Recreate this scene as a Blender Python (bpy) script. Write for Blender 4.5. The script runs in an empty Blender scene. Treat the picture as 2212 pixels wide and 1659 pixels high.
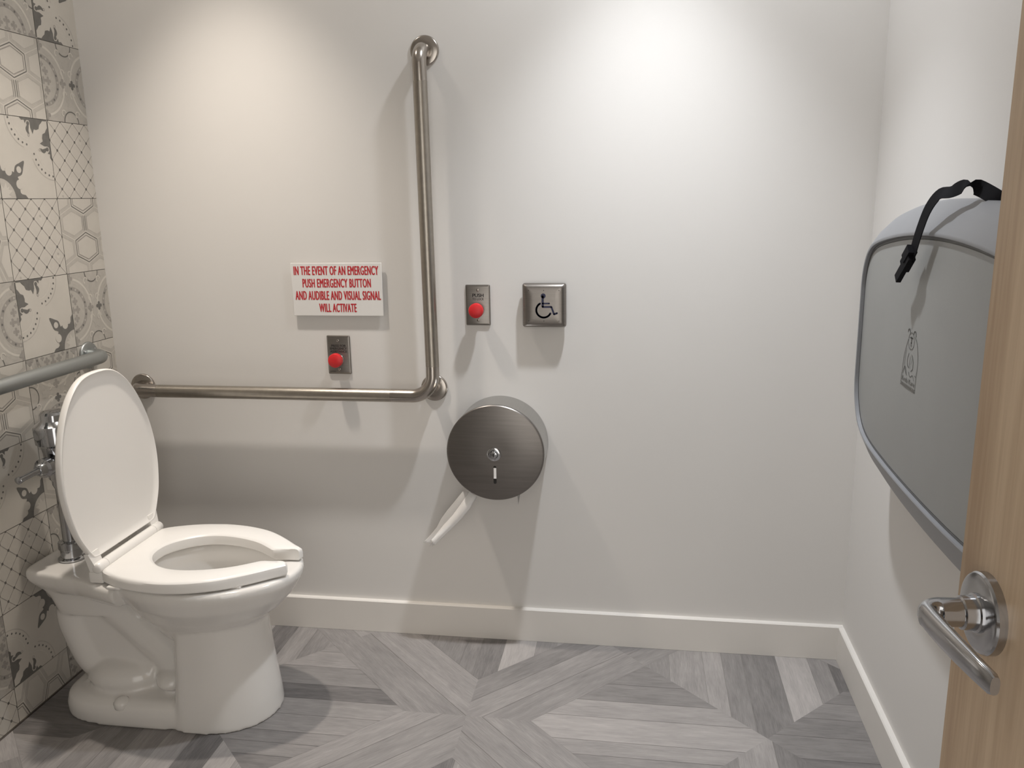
import bpy, bmesh, math, random
from mathutils import Vector, Matrix
random.seed(7)
S = bpy.context.scene
COL = S.collection
PI = math.pi

# ------------------------------------------------------------------ camera
CAM = Vector((1.5761, -2.31, 1.3186)); F_PX = 1804.36
YAW, PITCH, ROLL = 0.1502, 0.2188, -0.0162
fw = Vector((-math.sin(YAW)*math.cos(PITCH), math.cos(YAW)*math.cos(PITCH), -math.sin(PITCH)))
ri = Vector((math.cos(YAW), math.sin(YAW), 0)); up = ri.cross(fw)
r2 = ri*math.cos(ROLL)+up*math.sin(ROLL); u2 = up*math.cos(ROLL)-ri*math.sin(ROLL)
cd = bpy.data.cameras.new('camera'); cam = bpy.data.objects.new('camera', cd); COL.objects.link(cam)
cam.matrix_world = Matrix(((r2.x, u2.x, -fw.x, CAM.x), (r2.y, u2.y, -fw.y, CAM.y), (r2.z, u2.z, -fw.z, CAM.z), (0, 0, 0, 1)))
cd.sensor_fit = 'HORIZONTAL'; cd.sensor_width = 36; cd.lens = F_PX/2212*36; cd.clip_start = .02
S.camera = cam

# ------------------------------------------------------------------ world, lamps, exposure
wd = bpy.data.worlds.new('world'); S.world = wd; wd.use_nodes = True
bg = wd.node_tree.nodes['Background']; bg.inputs[0].default_value = (1.0, .96, .90, 1); bg.inputs[1].default_value = 1.6
S.view_settings.view_transform = 'Standard'; S.view_settings.look = 'None'
S.view_settings.exposure = 0.27; S.view_settings.gamma = 1.0; S.view_settings.use_curve_mapping = False
LAMPS = [((.47, -.385, 2.405), (1.0, .905, .80), 64, 100), ((1.60, -.395, 2.405), (.93, .96, 1.0), 74, 330)]   # place, colour, beam, lens glow
for (p, c, e, g) in LAMPS:
    ld = bpy.data.lights.new('downlight_lamp', 'SPOT'); ld.energy = e; ld.color = c
    ld.spot_size = math.radians(77); ld.spot_blend = 1.0; ld.shadow_soft_size = .035
    lo = bpy.data.objects.new('downlight_lamp', ld); COL.objects.link(lo); lo.location = p

# ------------------------------------------------------------------ dimensions
W = 2.1776; D = 2.46; H = 2.45; T = .206; ZJ = 1.3372; D1 = .172; BH = .1043; BT = .0143; AX = -.435

# ------------------------------------------------------------------ materials
def mat(name, col, rough=.5, metal=0, bump=0, bscale=200, var=0, vscale=3, coat=0, stretch=None, spec=.5, alpha=None, trans=0):
    m = bpy.data.materials.new(name); m.use_nodes = True
    nt = m.node_tree; b = nt.nodes['Principled BSDF']
    b.inputs['Base Color'].default_value = (*col, 1); b.inputs['Roughness'].default_value = rough
    b.inputs['Metallic'].default_value = metal; b.inputs['Coat Weight'].default_value = coat
    b.inputs['Coat Roughness'].default_value = .06; b.inputs['Specular IOR Level'].default_value = spec
    if trans: b.inputs['Subsurface Weight'].default_value = trans; b.inputs['Subsurface Radius'].default_value = (.004, .004, .004)
    tc = nt.nodes.new('ShaderNodeTexCoord'); mp = nt.nodes.new('ShaderNodeMapping')
    nt.links.new(tc.outputs['Object'], mp.inputs[0])
    if stretch: mp.inputs['Scale'].default_value = stretch
    if bump:
        n = nt.nodes.new('ShaderNodeTexNoise'); n.inputs['Scale'].default_value = bscale; n.inputs['Detail'].default_value = 3
        nt.links.new(mp.outputs[0], n.inputs['Vector'])
        bp = nt.nodes.new('ShaderNodeBump'); bp.inputs['Strength'].default_value = bump; bp.inputs['Distance'].default_value = .001
        nt.links.new(n.outputs['Fac'], bp.inputs['Height']); nt.links.new(bp.outputs[0], b.inputs['Normal'])
    if var:
        n = nt.nodes.new('ShaderNodeTexNoise'); n.inputs['Scale'].default_value = vscale; n.inputs['Detail'].default_value = 4
        nt.links.new(mp.outputs[0], n.inputs['Vector'])
        r = nt.nodes.new('ShaderNodeValToRGB'); r.color_ramp.elements[0].position = .3; r.color_ramp.elements[1].position = .7
        r.color_ramp.elements[0].color = (*[c*(1-var) for c in col], 1); r.color_ramp.elements[1].color = (*[min(1, c*(1+var)) for c in col], 1)
        nt.links.new(n.outputs['Fac'], r.inputs[0]); nt.links.new(r.outputs[0], b.inputs['Base Color'])
    return m
M = {}
M['paint'] = mat('wall_paint', (.74, .72, .695), .55, bump=.06, bscale=350, var=.012, vscale=2)
M['trim'] = mat('trim_paint', (.78, .75, .71), .4, var=.02, vscale=6)
M['ceil'] = mat('ceiling_paint', (.80, .79, .77), .8, var=.01)
M['grout'] = mat('grout', (.20, .19, .17), .9, var=.05, vscale=30)
M['tile'] = mat('tile_glaze', (.55, .52, .47), .32, var=.03, vscale=14)
M['tilebg'] = mat('tile_grey_print', (.45, .425, .385), .34, var=.07, vscale=45)
M['inkd'] = mat('tile_dark_print', (.145, .14, .13), .36, var=.10, vscale=60)
M['inkm'] = mat('tile_mid_print', (.32, .30, .275), .36, var=.08, vscale=60)
M['inkl'] = mat('tile_pale_print', (.455, .43, .39), .36, var=.05, vscale=60)
M['inkp'] = mat('tile_cream_print', (.58, .55, .495), .34, var=.03, vscale=60)
M['porc'] = mat('porcelain', (.80, .78, .75), .09, var=.01, vscale=5, coat=.3)
M['seat'] = mat('seat_plastic', (.90, .88, .85), .25, var=.008, vscale=5)
M['chrome'] = mat('chrome', (.52, .53, .55), .10, 1, var=.03, vscale=20)
M['rearbar'] = mat('satin_grey_bar', (.40, .42, .42), .42, 1, bump=.25, bscale=900)
M['steel'] = mat('peened_steel', (.40, .368, .325), .32, 1, bump=.22, bscale=700, var=.05, vscale=60)
M['bend'] = mat('polished_steel', (.43, .395, .36), .24, 1, var=.03, vscale=40)
M['plate'] = mat('brushed_plate', (.27, .25, .232), .33, 1, bump=.12, bscale=60, stretch=(1, 1, 30), var=.06, vscale=25)
M['drum'] = mat('brushed_drum', (.44, .435, .425), .22, 1, bump=.03, bscale=40, stretch=(30, 1, 30), var=.04, vscale=12)
M['cover'] = mat('brushed_cover', (.215, .20, .188), .36, 1, bump=.08, bscale=50, stretch=(1, 1, 20), var=.07, vscale=7)
M['nickel'] = mat('lever_nickel', (.44, .445, .46), .16, 1, var=.05, vscale=30)
M['red'] = mat('red_button', (.62, .018, .022), .42, var=.04, vscale=60)
M['redink'] = mat('red_lettering', (.52, .025, .035), .5, var=.05, vscale=80)
M['black'] = mat('black_marking', (.022, .02, .02), .5, var=.1, vscale=80)
M['navy'] = mat('navy_marking', (.012, .014, .05), .45, var=.1, vscale=80)
M['dark'] = mat('dark_recess', (.02, .018, .016), .8, var=.1, vscale=40)
M['sign'] = mat('white_sign', (.80, .785, .765), .35, var=.01, vscale=10)
M['paper'] = mat('tissue', (.95, .94, .93), .9, bump=.15, bscale=400, var=.02, vscale=60)
M['thin'] = mat('thin_tissue', (.88, .865, .85), .9, bump=.15, bscale=400, var=.02, vscale=60); M['thin'].node_tree.nodes['Principled BSDF'].inputs['Alpha'].default_value = .62
M['shell'] = mat('grey_shell', (.25, .255, .27), .42, bump=.10, bscale=900, var=.02, vscale=9)
M['panel'] = mat('grey_panel', (.27, .272, .264), .40, bump=.14, bscale=900, var=.03, vscale=6)
M['seam'] = mat('grey_seam', (.14, .14, .14), .6, var=.05, vscale=30)
M['emb'] = mat('emblem_line', (.13, .125, .115), .6, var=.1, vscale=90)
M['strap'] = mat('black_webbing', (.008, .008, .010), .75, bump=.4, bscale=900, var=.1, vscale=90, spec=.12)
LENS = []
for (p, c, e, g) in LAMPS:
    m_ = mat('lamp_lens', (.9, .9, .88), .5, var=.01); n_ = m_.node_tree.nodes['Principled BSDF']
    n_.inputs['Emission Color'].default_value = (*c, 1); n_.inputs['Emission Strength'].default_value = g; LENS.append(m_)
M['rub'] = mat('dark_water_stain', (.1, .095, .09), .7, var=.1, vscale=30)

def wood_mat():
    m = bpy.data.materials.new('veneer'); m.use_nodes = True; nt = m.node_tree; b = nt.nodes['Principled BSDF']
    b.inputs['Roughness'].default_value = .38
    tc = nt.nodes.new('ShaderNodeTexCoord'); mp = nt.nodes.new('ShaderNodeMapping'); mp.inputs['Scale'].default_value = (1, 1, .05)
    nt.links.new(tc.outputs['Object'], mp.inputs[0])
    n = nt.nodes.new('ShaderNodeTexNoise'); n.inputs['Scale'].default_value = 26; n.inputs['Detail'].default_value = 5; n.inputs['Roughness'].default_value = .6
    nt.links.new(mp.outputs[0], n.inputs['Vector'])
    n2 = nt.nodes.new('ShaderNodeTexNoise'); n2.inputs['Scale'].default_value = 170; n2.inputs['Detail'].default_value = 2
    nt.links.new(mp.outputs[0], n2.inputs['Vector'])
    mx = nt.nodes.new('ShaderNodeMath'); mx.operation = 'MULTIPLY_ADD'; mx.inputs[1].default_value = .3
    nt.links.new(n2.outputs['Fac'], mx.inputs[0]); nt.links.new(n.outputs['Fac'], mx.inputs[2])
    r = nt.nodes.new('ShaderNodeValToRGB'); r.color_ramp.elements[0].position = .48; r.color_ramp.elements[1].position = .82
    r.color_ramp.elements[0].color = (.385, .265, .165, 1); r.color_ramp.elements[1].color = (.55, .415, .28, 1)
    nt.links.new(mx.outputs[0], r.inputs[0]); nt.links.new(r.outputs[0], b.inputs['Base Color'])
    return m
M['wood'] = wood_mat()

def plank_mat():
    m = bpy.data.materials.new('vinyl_planks'); m.use_nodes = True; nt = m.node_tree; b = nt.nodes['Principled BSDF']
    uv = nt.nodes.new('ShaderNodeUVMap'); uv.uv_map = 'grain'
    at = nt.nodes.new('ShaderNodeAttribute'); at.attribute_name = 'tone'
    def noise(sx, sy, det, rgh=.6):
        mp = nt.nodes.new('ShaderNodeMapping'); mp.inputs['Scale'].default_value = (sx, sy, 1)
        nt.links.new(uv.outputs[0], mp.inputs[0])
        n = nt.nodes.new('ShaderNodeTexNoise'); n.inputs['Scale'].default_value = 1; n.inputs['Detail'].default_value = det; n.inputs['Roughness'].default_value = rgh
        nt.links.new(mp.outputs[0], n.inputs['Vector']); return n.outputs['Fac']
    a = noise(9, 60, 5); c = noise(25, 420, 3); d = noise(5, 14, 3)
    def mth(op, x, y, z=None):
        n = nt.nodes.new('ShaderNodeMath'); n.operation = op
        for i, v in enumerate((x, y, z)):
            if v is None: continue
            if isinstance(v, (int, float)): n.inputs[i].default_value = v
            else: nt.links.new(v, n.inputs[i])
        return n.outputs[0]
    s = mth('MULTIPLY_ADD', a, .42, mth('MULTIPLY_ADD', c, .42, mth('MULTIPLY', d, .30)))     # mean about .57
    s = mth('ADD', s, mth('MULTIPLY_ADD', at.outputs['Fac'], .62, -.31))
    r = nt.nodes.new('ShaderNodeValToRGB'); e = r.color_ramp.elements
    e[0].position = .18; e[0].color = (.11, .104, .104, 1); e[1].position = 1.0; e[1].color = (.47, .44, .425, 1)
    x = e.new(.57); x.color = (.265, .25, .243, 1)
    nt.links.new(s, r.inputs[0]); nt.links.new(r.outputs[0], b.inputs['Base Color'])
    b.inputs['Roughness'].default_value = .48
    bp = nt.nodes.new('ShaderNodeBump'); bp.inputs['Strength'].default_value = .15; bp.inputs['Distance'].default_value = .001
    nt.links.new(c, bp.inputs['Height']); nt.links.new(bp.outputs[0], b.inputs['Normal'])
    return m
M['plank'] = plank_mat()

# ------------------------------------------------------------------ builders
ORG = {}
def tag(o, label=None, cat=None, group=None, kind=None):
    if label: o['label'] = label
    if cat: o['category'] = cat
    if group: o['group'] = group
    if kind: o['kind'] = kind
    return o
def thing(name, loc, label, cat, group=None):
    o = bpy.data.objects.new(name, None); COL.objects.link(o); o.location = loc; o.empty_display_size = .05
    ORG[o] = Vector(loc)
    return tag(o, label, cat, group)

class MB:
    def __init__(s): s.v = []; s.f = []; s.m = []
    def add(s, vs, fs, mi=0):
        o = len(s.v); s.v += [tuple(p) for p in vs]; s.f += [tuple(o+i for i in f) for f in fs]; s.m += [mi]*len(fs); return s
    def poly(s, pts, mi=0): return s.add(pts, [tuple(range(len(pts)))], mi)
    def box(s, a, b, mi=0, bev=0, seg=2):
        if bev:
            bm = bmesh.new(); bmesh.ops.create_cube(bm, size=1)
            for v in bm.verts: v.co = Vector([(a[i]+b[i])/2+v.co[i]*(b[i]-a[i]) for i in range(3)])
            bmesh.ops.bevel(bm, geom=list(bm.edges), offset=bev, segments=seg, profile=.5, affect='EDGES')
            return s.bm(bm, mi)
        x0, y0, z0 = a; x1, y1, z1 = b
        return s.add([(x0,y0,z0),(x1,y0,z0),(x1,y1,z0),(x0,y1,z0),(x0,y0,z1),(x1,y0,z1),(x1,y1,z1),(x0,y1,z1)],
                     [(3,2,1,0),(4,5,6,7),(0,1,5,4),(1,2,6,5),(2,3,7,6),(3,0,4,7)], mi)
    def bm(s, bm, mi=0):
        bm.verts.index_update(); s.add([v.co[:] for v in bm.verts], [tuple(v.index for v in f.verts) for f in bm.faces], mi); bm.free(); return s
    def loft(s, rings, mi=0, caps=(True, True), closed=True):
        n = len(rings[0]); o = len(s.v)
        for r in rings: s.v += [tuple(p) for p in r]
        fs = []
        for i in range(len(rings)-1):
            for j in range(n if closed else n-1):
                k = (j+1) % n
                fs.append((o+i*n+j, o+i*n+k, o+(i+1)*n+k, o+(i+1)*n+j))
        if caps[0]: fs.append(tuple(o+j for j in reversed(range(n))))
        if caps[1]: fs.append(tuple(o+(len(rings)-1)*n+j for j in range(n)))
        s.f += fs; s.m += [mi]*len(fs); return s
    def tube(s, path, r, n=20, mi=0, flat=None):
        pts = [Vector(p) for p in path]; rad = r if isinstance(r, (list, tuple)) else [r]*len(pts)
        tg = [(pts[min(i+1, len(pts)-1)]-pts[max(i-1, 0)]).normalized() for i in range(len(pts))]
        a = Vector((0, 0, 1)) if abs(tg[0].z) < .9 else Vector((1, 0, 0))
        nn = (a - tg[0]*a.dot(tg[0])).normalized(); rings = []
        for i, p in enumerate(pts):
            nn = (nn - tg[i]*nn.dot(tg[i])).normalized(); bb = tg[i].cross(nn)
            fx, fy = (1, 1) if flat is None else flat
            rings.append([p+nn*math.cos(2*PI*j/n)*rad[i]*fx+bb*math.sin(2*PI*j/n)*rad[i]*fy for j in range(n)])
        return s.loft(rings, mi)
    def lathe(s, org, axis, prof, n=32, mi=0):
        ax = Vector(axis).normalized(); a = Vector((0, 0, 1)) if abs(ax.z) < .9 else Vector((1, 0, 0))
        e1 = (a-ax*a.dot(ax)).normalized(); e2 = ax.cross(e1); o = Vector(org)
        return s.loft([[o+ax*h+(e1*math.cos(2*PI*j/n)+e2*math.sin(2*PI*j/n))*r for j in range(n)] for (h, r) in prof], mi)
    def build(s, name, mats, parent=None, angle=40, kind=None, label=None, fix=True, loc=None):
        me = bpy.data.meshes.new(name); o3 = Vector((0, 0, 0))
        if parent is not None: o3 = ORG[parent]
        elif loc is not None: o3 = Vector(loc)
        me.from_pydata([tuple(Vector(p)-o3) for p in s.v], [], s.f)
        if not isinstance(mats, (list, tuple)): mats = [mats]
        for m in mats: me.materials.append(m)
        me.polygons.foreach_set('material_index', s.m)
        if fix:
            bm = bmesh.new(); bm.from_mesh(me); bmesh.ops.recalc_face_normals(bm, faces=bm.faces); bm.to_mesh(me); bm.free()
        me.polygons.foreach_set('use_smooth', [True]*len(me.polygons)); me.set_sharp_from_angle(angle=math.radians(angle))
        ob = bpy.data.objects.new(name, me); COL.objects.link(ob); ORG[ob] = o3
        if parent is not None: ob.parent = parent
        elif loc is not None: ob.location = loc
        if kind: ob['kind'] = kind
        if label: ob['label'] = label
        return ob

def sub_origin(ob): return ORG[ob]
def arc_path(pts, rads, n=10):
    """polyline with rounded corners"""
    P = [Vector(p) for p in pts]; out = [P[0]]
    for i in range(1, len(P)-1):
        r = rads[i-1]; a = (P[i-1]-P[i]).normalized(); b = (P[i+1]-P[i]).normalized()
        th = a.angle(b); d = r/math.tan(th/2); bis = (a+b).normalized(); c = P[i]+bis*(r/math.sin(th/2))
        p0 = P[i]+a*d; p1 = P[i]+b*d; v0 = p0-c; v1 = p1-c; om = v0.angle(v1)
        for k in range(n+1):
            t = k/n; out.append(c+(v0*math.sin((1-t)*om)+v1*math.sin(t*om))/math.sin(om))
    out.append(P[-1]); return out
def rrect(x0, x1, y0, y1, r, n=6):
    out = []
    for (cx, cy, a0) in ((x1-r, y1-r, 0), (x0+r, y1-r, 90), (x0+r, y0+r, 180), (x1-r, y0+r, 270)):
        for k in range(n+1):
            a = math.radians(a0+90*k/n); out.append((cx+r*math.cos(a), cy+r*math.sin(a)))
    return out
def smooth_closed(pts, n=8):
    """Catmull-Rom through closed 2-D points"""
    out = []; L = len(pts)
    for i in range(L):
        p0, p1, p2, p3 = [Vector(pts[(i+k) % L]) for k in (-1, 0, 1, 2)]
        for j in range(n):
            t = j/n
            out.append(.5*((2*p1)+(p2-p0)*t+(2*p0-5*p1+4*p2-p3)*t*t+(3*p1-p0-3*p2+p3)*t**3))
    return out
def smooth_open(pts, n=6):
    P = [Vector(p) for p in pts]; P = [P[0]*2-P[1]]+P+[P[-1]*2-P[-2]]; out = []
    for i in range(1, len(P)-2):
        p0, p1, p2, p3 = P[i-1:i+3]
        for j in range(n):
            t = j/n; out.append(.5*((2*p1)+(p2-p0)*t+(2*p0-5*p1+4*p2-p3)*t*t+(3*p1-p0-3*p2+p3)*t**3))
    out.append(P[-2]); return out
def text_geo(txt, bold=0, spacing=1.0):
    cu = bpy.data.curves.new('t', 'FONT'); cu.body = txt; cu.size = 1; cu.offset = bold; cu.space_character = spacing; cu.fill_mode = 'FRONT'; cu.resolution_u = 4
    ob = bpy.data.objects.new('t', cu); COL.objects.link(ob)
    dg = bpy.context.evaluated_depsgraph_get(); me = bpy.data.meshes.new_from_object(ob.evaluated_get(dg))
    vs = [v.co.copy() for v in me.vertices]; fs = [tuple(p.vertices) for p in me.polygons]
    bpy.data.objects.remove(ob); bpy.data.curves.remove(cu); bpy.data.meshes.remove(me)
    x0 = min(v.x for v in vs); x1 = max(v.x for v in vs); y0 = min(v.y for v in vs); y1 = max(v.y for v in vs)
    return [((v.x-x0)/(x1-x0), (v.y-y0)/(y1-y0)) for v in vs], fs
def nrm_axis(place):
    p, q = place(0, 0), place(1, 1)
    return min(range(3), key=lambda i: abs(p[i]-q[i]))
def put_text(mb, txt, u0, u1, v0, v1, place, bold=0, mi=0, shear=0, spacing=1.0):
    vs, fs = text_geo(txt, 0, spacing)
    h = v1-v0; e = bold*h          # heavier strokes: the outline repeated a hair to each side
    for k, (dx, dy) in enumerate(((0, 0), (-1, 0), (1, 0), (0, .5), (0, -.5)) if bold else ((0, 0),)):
        f = 1e-6*k
        mb.add([tuple(c-(f if i == nrm_axis(place) else 0) for i, c in enumerate(place(u0+e+a*(u1-u0-2*e)+dx*e, v0+b*h+shear*a+dy*e))) for a, b in vs], fs, mi)
def stroke(mb, pts, w, place, mi=0, caps=True, closed=False):
    P = [Vector(p) for p in pts]
    if closed: P = P+[P[0]]
    for i in range(len(P)-1):
        d = P[i+1]-P[i]
        if d.length < 1e-9: continue
        d.normalize(); nn = Vector((-d.y, d.x))*w/2
        mb.poly([place(*q) for q in (P[i]-nn, P[i+1]-nn, P[i+1]+nn, P[i]+nn)], mi)
    if caps:
        for p in P: mb.poly([place(p.x+w/2*math.cos(k*PI/4), p.y+w/2*math.sin(k*PI/4)) for k in range(8)], mi)

# ================================================================== room shell
MB().box((-.1, -D-.1, H), (W+.1, .1, H+.1)).build('ceiling', M['ceil'], kind='structure')
MB().box((-.1, 0, -.1), (W+.1, .1, H)).build('wall_back', M['paint'], kind='structure')
MB().box((W, -D-.1, -.1), (W+.1, 0, H)).build('wall_right', M['paint'], kind='structure')
OX0, OX1, OZ = 1.02, 2.0, 2.10
nw = MB().box((0, -D-.1, -.1), (OX0, -D, H)).box((OX1, -D-.1, -.1), (W, -D, H)).box((OX0, -D-.1, OZ), (OX1, -D, H))
nw.build('wall_near', M['paint'], kind='structure')
fr = MB().box((OX0-.05, -D-.11, 0), (OX0, -D+.012, OZ+.05)).box((OX1, -D-.11, 0), (OX1+.03, -D+.012, OZ+.05)).box((OX0, -D-.11, OZ), (OX1, -D+.012, OZ+.05))
fr.build('trim_1', M['trim'], kind='structure')
MB().loft([[(x, y, z) for (y, z) in ((0, 0.0005), (-BT, .0005), (-BT, BH-.003), (-BT+.003, BH), (0, BH))] for x in (0, W)]).build('baseboard_back', M['trim'], kind='structure')
MB().loft([[(x, y, z) for (x, z) in ((W, .0005), (W-BT, .0005), (W-BT, BH-.003), (W-BT+.003, BH), (W, BH))] for y in (-BT, -D)]).build('baseboard_right', M['trim'], kind='structure')

# ---- floor: vinyl printed with crossing plank bands and plank squares
SX, SY, BW, SQ = 1.153, -.408, .12, .419
PER = 2*(BW+SQ)
def clip(poly, fn):
    out = []
    for i in range(len(poly)):
        a, b = poly[i], poly[(i+1) % len(poly)]; fa, fb = fn(a), fn(b)
        if fa >= 0: out.append(a)
        if (fa >= 0) != (fb >= 0):
            t = fa/(fa-fb); out.append((a[0]+(b[0]-a[0])*t, a[1]+(b[1]-a[1])*t))
    return out
def area(p): return abs(sum(p[i][0]*p[(i+1) % len(p)][1]-p[(i+1) % len(p)][0]*p[i][1] for i in range(len(p))))/2
fm = MB(); UVS = []; TONE = []
fm.box((-.1, -D-.1, -.1), (W+.1, .1, -.0008), 1)
for _ in range(6): UVS.append([(0, 0)]*4); TONE.append(.5)
R2 = math.sqrt(.5)
def to_xy(u, v): return (SX+(u-v)*R2, SY+(u+v)*R2)
def widths(tot, lo, hi):
    out = []; s = 0
    while s < tot:
        w = random.uniform(lo, hi); out.append((s, min(tot, s+w))); s += w
    if len(out) > 1 and out[-1][1]-out[-1][0] < lo*.5:
        l = out.pop(); out[-1] = (out[-1][0], l[1])
    return out
def planks(poly, d, lo, hi, fixed=None, base=.5, spread=.5):
    """cut polygon (x,y) into planks running along unit direction d"""
    n = (-d[1], d[0]); q = [p[0]*n[0]+p[1]*n[1] for p in poly]; a, b = min(q), max(q)
    for (s, e) in (fixed or widths(b-a, lo, hi)):
        s0, e0 = a+s+.0004, a+e-.0004
        c = clip(clip(poly, lambda p: p[0]*n[0]+p[1]*n[1]-s0), lambda p: e0-(p[0]*n[0]+p[1]*n[1]))
        for fn in (lambda p: p[0], lambda p: W-p[0], lambda p: -p[1], lambda p: p[1]+D+.1):
            if len(c) > 2: c = clip(c, fn)
        if len(c) < 3 or area(c) < 2e-5: continue
        tone = min(1, max(0, random.gauss(base, spread*.45))); ou, ov = random.uniform(0, 30), random.uniform(0, 30)
        fm.poly([(p[0], p[1], 0) for p in c], 0)
        UVS.append([(p[0]*d[0]+p[1]*d[1]+ou, p[0]*n[0]+p[1]*n[1]+ov) for p in c]); TONE.append(tone)
DV = [(R2, R2), (-R2, R2)]
for i in range(-3, 4):
    for j in range(-3, 4):
        u0, v0 = i*PER, j*PER
        pu = to_xy(u0, v0)
        if abs(pu[0]-W/2) > 2.6 or abs(pu[1]+D/2) > 2.6: continue
        # band arms: each from the crossing centre (mitred point) to the next one half-way
        L = BW+SQ
        for k in range(4):
            def rot(p):
                for _ in range(k): p = (-p[1], p[0])
                return to_xy(u0+p[0], v0+p[1])
            arm = [(0, 0), (BW, -BW), (L, -BW), (L, BW), (BW, BW)]
            d = DV[0] if k % 2 == 0 else DV[1]
            nfix = random.choice([[(0, .075), (.075, .155), (.155, .24)], [(0, .12), (.12, .24)], [(0, .09), (.09, .165), (.165, .24)]])
            planks([rot(p) for p in arm], d, .07, .1, nfix, .50, .22)
        for a in (0, 1):
            for b in (0, 1):
                ua, va = u0+BW+a*SQ, v0+BW+b*SQ
                sq = [to_xy(ua, va), to_xy(ua+SQ, va), to_xy(ua+SQ, va+SQ), to_xy(ua, va+SQ)]
                # top and bottom squares of each block carry planks along y, left and right ones along x
                planks(sq, (0, 1) if a == b else (1, 0), .045, .10, None, .5, .55)
fl = fm.build('floor', [M['plank'], M['grout']], kind='structure', fix=False)
uvl = fl.data.uv_layers.new(name='grain'); ta = fl.data.attributes.new('tone', 'FLOAT', 'FACE')
k = 0
for pi_, p in enumerate(fl.data.polygons):
    ta.data[pi_].value = TONE[pi_]
    for li, uvc in zip(p.loop_indices, UVS[pi_]): uvl.data[li].uv = uvc

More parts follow.
